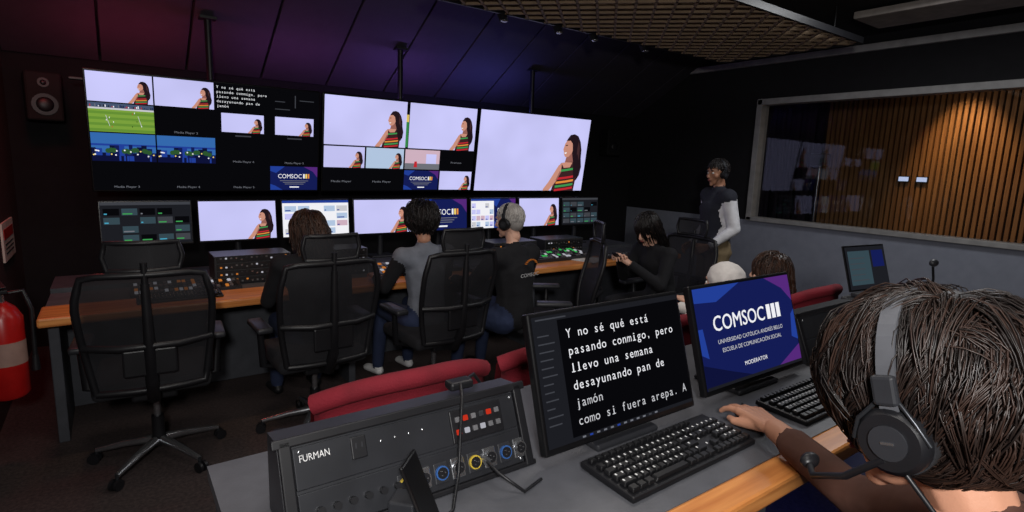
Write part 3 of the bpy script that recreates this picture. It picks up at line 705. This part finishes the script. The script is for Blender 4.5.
def person(name,loc,yaw,J,skin,top,sleeve,fore,pants,shoe,hairs,hrot=(0,0,0),hs=None,bulk=1,voxel=.013,hair=None,extra=None,hands=None,hscale=1.0,shell=1.0,cuff=.93,collar=None,hood=False):
    j=J; k=bulk; b=B()
    T=lambda a,r1,c,r2,l:(j[a] if isinstance(a,str) else a,r1,j[c] if isinstance(c,str) else c,r2,l)
    P=[T('pel',(.155*k,.12*k,.10),'waist',(.135*k,.10*k,.08),'top'),T('waist',(.135*k,.10*k,.08),'chest',(.160*k,.115*k,.10),'top'),
       T('chest',(.155*k,.11*k,.09),'nb',(.09,.06,.045),'top')]
    nbk=V(j['nb']); hd=V(j['head']); u_=(hd-nbk)
    P.append((tuple(nbk+u_*.28),.046,tuple(nbk.lerp(hd,.55)),.048,'skin'))
    P.append((tuple(nbk-u_*.05),(.080,.072,.04),tuple(nbk+u_*.16),(.064,.062,.018),'collar'))
    P.append((tuple(nbk+V((-.06,-.01,-.03))),.062,tuple(nbk+V((.06,-.01,-.03))),.062,'top'))
    if hood:
        P.append((tuple(nbk+V((-.07,-.015,.0))),(.06,.055,.045),tuple(nbk+V((.07,-.015,.0))),(.06,.055,.045),'top'))
        P.append((tuple(nbk+V((0,-.03,.03))),(.085,.05,.04),tuple(nbk+V((0,-.07,-.06))),(.11,.06,.07),'top'))
    for s in 'LR':
        e=V(j['e'+s]); w=V(j['w'+s]); cf=e.lerp(w,cuff); rc=.046+(.034-.046)*cuff
        P+= [T('chest',(.07,.08*k,.08),'s'+s,.068*k,'top'),((nbk.x,nbk.y,nbk.z-.035),.055,j['s'+s],.062*k,'top'),T('s'+s,.062*k,'e'+s,.047*k,'sleeve'),(tuple(e),.046*k,tuple(cf),rc+.004,'fore'),(tuple(cf),rc-.004,tuple(w),.029,'skin'),
          T('pel',(.13*k,.115*k,.09),'h'+s,(.10*k,.11*k,.09),'pants'),T('h'+s,.095*k,'k'+s,.064*k,'pants'),T('k'+s,.062*k,'a'+s,.045,'pants'),
          ((j['a'+s][0],j['a'+s][1]-.02,j['a'+s][2]-.055),(.036,.042,.035),j['t'+s],(.042,.04,.028),'shoe')]
    me=fuse(P,voxel,3,{'top':top,'sleeve':sleeve,'fore':fore,'pants':pants,'shoe':shoe,'skin':skin,'collar':collar or top}); b.mesh(me)
    HT=TR(*j['head'])@Euler(hrot).to_matrix().to_4x4()@Matrix.Scale(hscale,4)
    b.mesh(mk_head(skin,None),HT)
    ew=mat('eye_white',(225,222,215),.3); ei=mat('iris',(40,26,18),.2); lp=mat('lips',(150,84,78),.5)
    for sx in (-1,1):
        b.ell((sx*.030,.074,.006),(.013,.010,.009),ew,M=HT); b.ell((sx*.030,.0825,.006),(.005,.003,.005),ei,M=HT)
        sv=b.M; b.M=HT; b.tube([(sx*.015,.086,.028),(sx*.032,.088,.033),(sx*.046,.077,.027)],.003,hairs[0],6); b.M=sv
    b.ell((0,.0915,-.053),(.020,.006,.004),lp,M=HT); b.ell((0,.0905,-.060),(.017,.006,.005),lp,M=HT)
    if hair!='none':
        b.ell((0,-.026,.042),(.0835*shell,.094*shell,.088*shell),hairs[0],M=HT)
        b.ell((0,-.055,-.005),(.066*shell,.058*shell,.07),hairs[0],M=HT)
        hk=dict(n=900,ln=.09,thick=.22,r0=.003,wave=.005); hk.update(hair or {})
        hair_strands(b,HT,hk.pop('n'),hk.pop('ln'),hairs,**hk)
    if hs: headset(b,HT,**hs)
    for s,sd in (('L',-1),('R',1)):
        h=(hands or {}).get(s,{})
        w=V(j['w'+s]); e=V(j['e'+s]); d=V(h.get('d',(w-e))); bk=V(h.get('back',(0,0,1)))
        me,TT=mk_hand(w+d.normalized()*.02,d,bk,h.get('curl',.45),sd,skin,h.get('vox',.0045)); b.mesh(me,TT)
    if extra: extra(b,HT,j)
    o=b.obj(name,loc,yaw); return o
sk1=mat('skin_tan',(204,148,120),.5,var=.06,bump=.05); sk2=mat('skin_light',(220,172,148),.5,var=.06); sk3=mat('skin_brown',(168,120,94),.5,var=.06)
cl_black=mat('cloth_black',(22,22,26),.9,bump=.5,bscale=18); cl_denim=mat('cloth_grey_vest',(112,116,126),.9,bump=.5,bscale=18); cl_grey=mat('cloth_white_shirt',(222,222,226),.9,bump=.5,bscale=18)
cl_brown=mat('cloth_brown',(92,62,52),.9,bump=.6,bscale=16); cl_khaki=mat('cloth_khaki',(120,104,78),.9,bump=.4,bscale=25); cl_jean=mat('cloth_jeans',(40,50,78),.9,bump=.3,bscale=40)
cl_vest=mat('cloth_dark_vest',(40,42,52),.9,bump=.4,bscale=25)
cl_white=mat('cloth_white',(215,210,206),.9,bump=.4,bscale=25); sh_w=mat('shoe_white',(225,225,225),.6); sh_k=mat('shoe_black',(24,24,26),.5)
h_blk=[mat('hair_black',(20,17,18),.45),mat('hair_black2',(34,28,27),.4)]
h_br=[mat('hair_brown',(42,27,21),.45),mat('hair_brown2',(66,42,30),.4)]
h_boy=[mat('hair_boy',(26,19,17),.45),mat('hair_boy2',(36,26,22),.45),mat('hair_boy3',(50,35,29),.42)]
h_gr=[mat('hair_grey',(150,146,142),.6),mat('hair_grey2',(186,182,178),.6)]
def J(base,**k):
    d=dict(base); d.update(k); return d
person('seated_woman',(1.74,3.42,0),rad(6),J(SIT,eL=(-.27,.10,.78),wL=(-.2,.34,.80)),sk1,cl_denim,cl_black,cl_black,cl_jean,sh_w,h_blk,hrot=(rad(-8),0,rad(-12)),hair=dict(n=900,ln=.12,thick=.5,wave=.012,r0=.003))
person('seated_person',(.97,3.42,0),0,J(SIT,head=(0,.09,1.17)),sk2,cl_black,cl_black,cl_black,cl_jean,sh_k,h_br,hrot=(rad(-14),0,rad(10)),hair=dict(n=900,ln=.12,thick=.35,wave=.008,long=.14,r0=.003))
def jack(b,HT,j):
    F=frame(V((-.09,-.131,.87)),V((1,0,0)),V((0,-.05,1)).normalized(),V((0,-1,-.05)))
    b.text('COMSOC',F,.036,M_white,.19)
    for i in range(9):
        a=math.pi*(.15+i*.09); b.box((0,0,0),(.014,.006,.012),mat('logo_orange',(210,120,40),.7),M=F@TR(.10+.06*math.cos(a),.075+.045*math.sin(a),0))
person('seated_man',(2.30,3.14,0),rad(12),J(SIT,eL=(-.30,.14,.80),wL=(-.24,.38,.80),eR=(.27,.14,.76),head=(0,.08,1.235)),sk2,cl_black,cl_black,cl_black,cl_jean,sh_k,h_gr,hrot=(rad(-5),0,rad(15)),hs=dict(R=.098,boom=False),hair=dict(n=1000,ln=.05,thick=.08,wave=.002,r0=.002),bulk=1.14,extra=jack)
def phone(b,HT,j): b.box((0,.47,.93),(.07,.012,.14),M_bezel,rot=(rad(-40),0,0),bev=.004)
person('seated_woman',(3.66,2.95,0),rad(84),J(SIT,chest=(0,.08,.89),nb=(0,.11,1.01),head=(0,.20,1.16),sL=(-.17,.10,.97),sR=(.17,.10,.97),eL=(-.22,.22,.74),eR=(.22,.22,.74),wL=(-.06,.40,.90),wR=(.06,.40,.90)),sk2,cl_black,cl_black,cl_black,cl_black,sh_w,h_blk,hrot=(rad(-28),0,rad(12)),hair=dict(n=900,ln=.1,thick=.2,wave=.003,long=.24,r0=.003),extra=phone,hands=dict(L=dict(d=(.6,.6,.5),back=(-.6,-.2,.5),curl=.8),R=dict(d=(-.6,.6,.5),back=(.6,-.2,.5),curl=.8)))
person('standing_man',(4.56,3.10,0),rad(62),J(STAND),sk3,cl_vest,cl_grey,cl_grey,cl_khaki,sh_k,h_blk,hrot=(rad(-6),0,rad(14)),collar=cl_grey,hs=dict(R=.096,boom=False,cup=.034),hair=dict(n=700,ln=.05,thick=.1,wave=.003,r0=.003),bulk=1.2,hands=dict(L=dict(d=(.3,.6,-.3),back=(-1,0,.3)),R=dict(d=(-.3,.6,-.3),back=(1,0,.3))))
def capx(b,HT,j):
    me=fuse([((0,-.02,.045),(.092,.108,.092),(0,-.05,-.02),(.088,.085,.085),'c'),((0,-.05,-.02),(.088,.085,.085),(0,-.05,-.12),(.10,.08,.05),'c')],.008,3,{'c':cl_white}); b.mesh(me,HT)
LOW=J(SIT,chest=(0,-.02,.80),nb=(0,-.04,.90),head=(0,-.03,1.04),sL=(-.17,-.03,.87),sR=(.17,-.03,.87),waist=(0,-.01,.67),pel=(0,.04,.54))
person('seated_child',(2.66,1.76,0),0,J(LOW,head=(0,-.03,1.03)),sk2,cl_white,cl_white,cl_white,cl_jean,sh_w,h_br,extra=capx,hair='none')
person('seated_woman',(3.18,1.80,0),rad(10),J(LOW,head=(0,-.03,1.04)),sk2,cl_black,cl_black,cl_black,cl_jean,sh_k,h_br,hair=dict(n=900,ln=.1,thick=.2,wave=.004,long=.16,r0=.003))
# operator in the foreground
BOY=J(SIT,pel=(0,-.02,.56),waist=(0,.0,.68),chest=(0,.03,.83),nb=(0,.06,.95),head=(.01,.165,1.105),sL=(-.19,.03,.89),sR=(.185,.09,.89),eL=(-.25,.16,.66),wL=(-.06,.34,.62),eR=(.29,.33,.775),wR=(.385,.565,.80),
  kL=(-.13,.38,.56),kR=(.13,.38,.56))
person('seated_operator',(.92,.10,.21),0,BOY,sk1,cl_brown,cl_brown,cl_brown,cl_jean,sh_k,h_boy,hrot=(rad(-16),0,rad(-2)),hscale=1.12,voxel=.009,shell=1.22,cuff=.72,hood=True,
  hs=dict(R=.116,band=mat('headband_grey',(112,114,120),.35,.5),cup=.041,top=.034),hair=dict(n=520,ln=.11,thick=.37,r0=.0010,wave=.006,steps=8,seed=4,clump=28,rnd=.38,cs=.085,lo=.7),
  hands=dict(R=dict(d=(.10,.22,-.005),back=(0,0,1),curl=[.28,.26,.3,.34],vox=.0028)))
# ---------------------------------------------------------------- fire extinguisher
b=B(); 
b.tube([(0,0,0),(0,0,.02),(0,0,.42),(0,0,.47),(0,0,.50)],[.07,.085,.085,.06,.028],M_red,24)
b.tube([(0,0,.50),(0,0,.55)],.02,M_chrome,12); b.box((0,-.03,.565),(.03,.12,.02),M_black,bev=.004); b.box((0,-.03,.60),(.025,.13,.012),M_black,rot=(rad(12),0,0),bev=.004)
b.tube([(.02,0,.54),(.09,-.02,.55),(.115,-.03,.45),(.11,-.03,.2)],.011,M_black,10); b.tube([(.11,-.03,.2),(.108,-.03,.12)],[.014,.02],M_black,10)
b.tube([(0,0,.18),(0,0,.30)],.0862,mat('label_paper',(150,120,110),.6),24,cap=False); b.box((-.09,0,.3),(.05,.06,.2),M_metal)
b.obj('fire_extinguisher',(-.50,3.72,.36),rad(20))
b=B(); b.box((0,0,0),(.012,.50,.26),mat('sign_paper',(200,190,180),.6)); b.box((.007,0,.05),(.003,.42,.07),M_red)
for i in range(3): b.box((.007,0,-.02-.03*i),(.002,.36,.01),M_dark)
b.obj('safety_sign',(XL+.007,5.18,1.0))
# ---------------------------------------------------------------- lights
def area(name,loc,size,e,c=(1,1,1),rot=(0,0,0),sy=None):
    l=bpy.data.lights.new(name,'AREA'); l.energy=e; l.size=size; l.color=c
    if sy: l.shape='RECTANGLE'; l.size_y=sy
    o=bpy.data.objects.new(name,l); o.location=loc; o.rotation_euler=rot; COL.objects.link(o); return o
def spot(name,loc,tgt,e,c,ang=60,blend=.6,r=.05):
    l=bpy.data.lights.new(name,'SPOT'); l.energy=e; l.color=c; l.spot_size=rad(ang); l.spot_blend=blend; l.shadow_soft_size=r
    o=bpy.data.objects.new(name,l); o.location=loc; o.rotation_euler=(V(tgt)-V(loc)).to_track_quat('-Z','Y').to_euler(); COL.objects.link(o)
area('ceiling_light',(.6,.6,3.0),.8,14,(1,.95,.9)); area('ceiling_light',(2.2,2.0,3.0),.6,12,(1,.93,.88)); area('ceiling_light',(4.6,1.6,3.0),.7,25,(.95,.97,1))
area('ceiling_light',(.4,2.6,3.0),.4,7,(1,.85,.75))
fl=area('flash_light',(-.25,-.55,2.05),.2,46,(1,.98,.96)); fl.rotation_euler=(V((2.2,2.9,1.2))-V((-.25,-.55,2.05))).to_track_quat('-Z','Y').to_euler()
for x in (.3,1.3,3.3): spot('desk_downlight',(x,3.78,2.7),(x,3.9,.75),18,(1,.66,.36),44,.7)
def up_wash(x,w,e,c):
    b=B(); b.box((0,0,0),(w,.04,.02),M_black,bev=.004); b.obj('led_wash_bar',(x,5.24,2.14))
    o=area('led_wash_light',(x,5.24,2.16),w,e,c,sy=.04); o.rotation_euler=(rad(180-22),0,0)
up_wash(.2,.8,1.7,(1,.10,.22)); up_wash(1.4,.9,1.7,(.75,.2,.9)); up_wash(2.45,.8,3.0,(.42,.2,1)); up_wash(3.5,.9,3.2,(.2,.2,1))
l=area('led_wash_light',(-.35,4.4,2.6),.3,7,(1,.10,.10)); l.rotation_euler=(rad(10),rad(25),0)
spot('studio_spotlight',(7.75,2.40,2.95),(8.32,2.35,1.75),120,(1,.62,.28),60,.9)
area('studio_ceiling_light',(7.3,2.0,2.95),.5,4,(1,.75,.5))
pt=area('under_desk_light',(1.9,1.0,.85),.6,2.5,(.15,.2,1))
w=bpy.data.worlds.new('World'); sc.world=w; w.use_nodes=True; w.node_tree.nodes['Background'].inputs[0].default_value=(.5,.5,.6,1); w.node_tree.nodes['Background'].inputs[1].default_value=.03
# ---------------------------------------------------------------- camera
cd=bpy.data.cameras.new('camera'); cam=bpy.data.objects.new('camera',cd); COL.objects.link(cam); sc.camera=cam
cd.sensor_width=36; cd.lens=557/1024*36; cd.clip_start=.02
psi=rad(54.2); th=rad(9.4); ro=rad(2.0)
fh=V((math.cos(psi),math.sin(psi),0)); r0=V((math.sin(psi),-math.cos(psi),0))
fw=fh*math.cos(th)-V((0,0,1))*math.sin(th); u0=r0.cross(fw)
rt=r0*math.cos(ro)+u0*math.sin(ro); up=u0*math.cos(ro)-r0*math.sin(ro)
cam.matrix_world=frame(V((0,0,1.64)),rt,up,-fw)
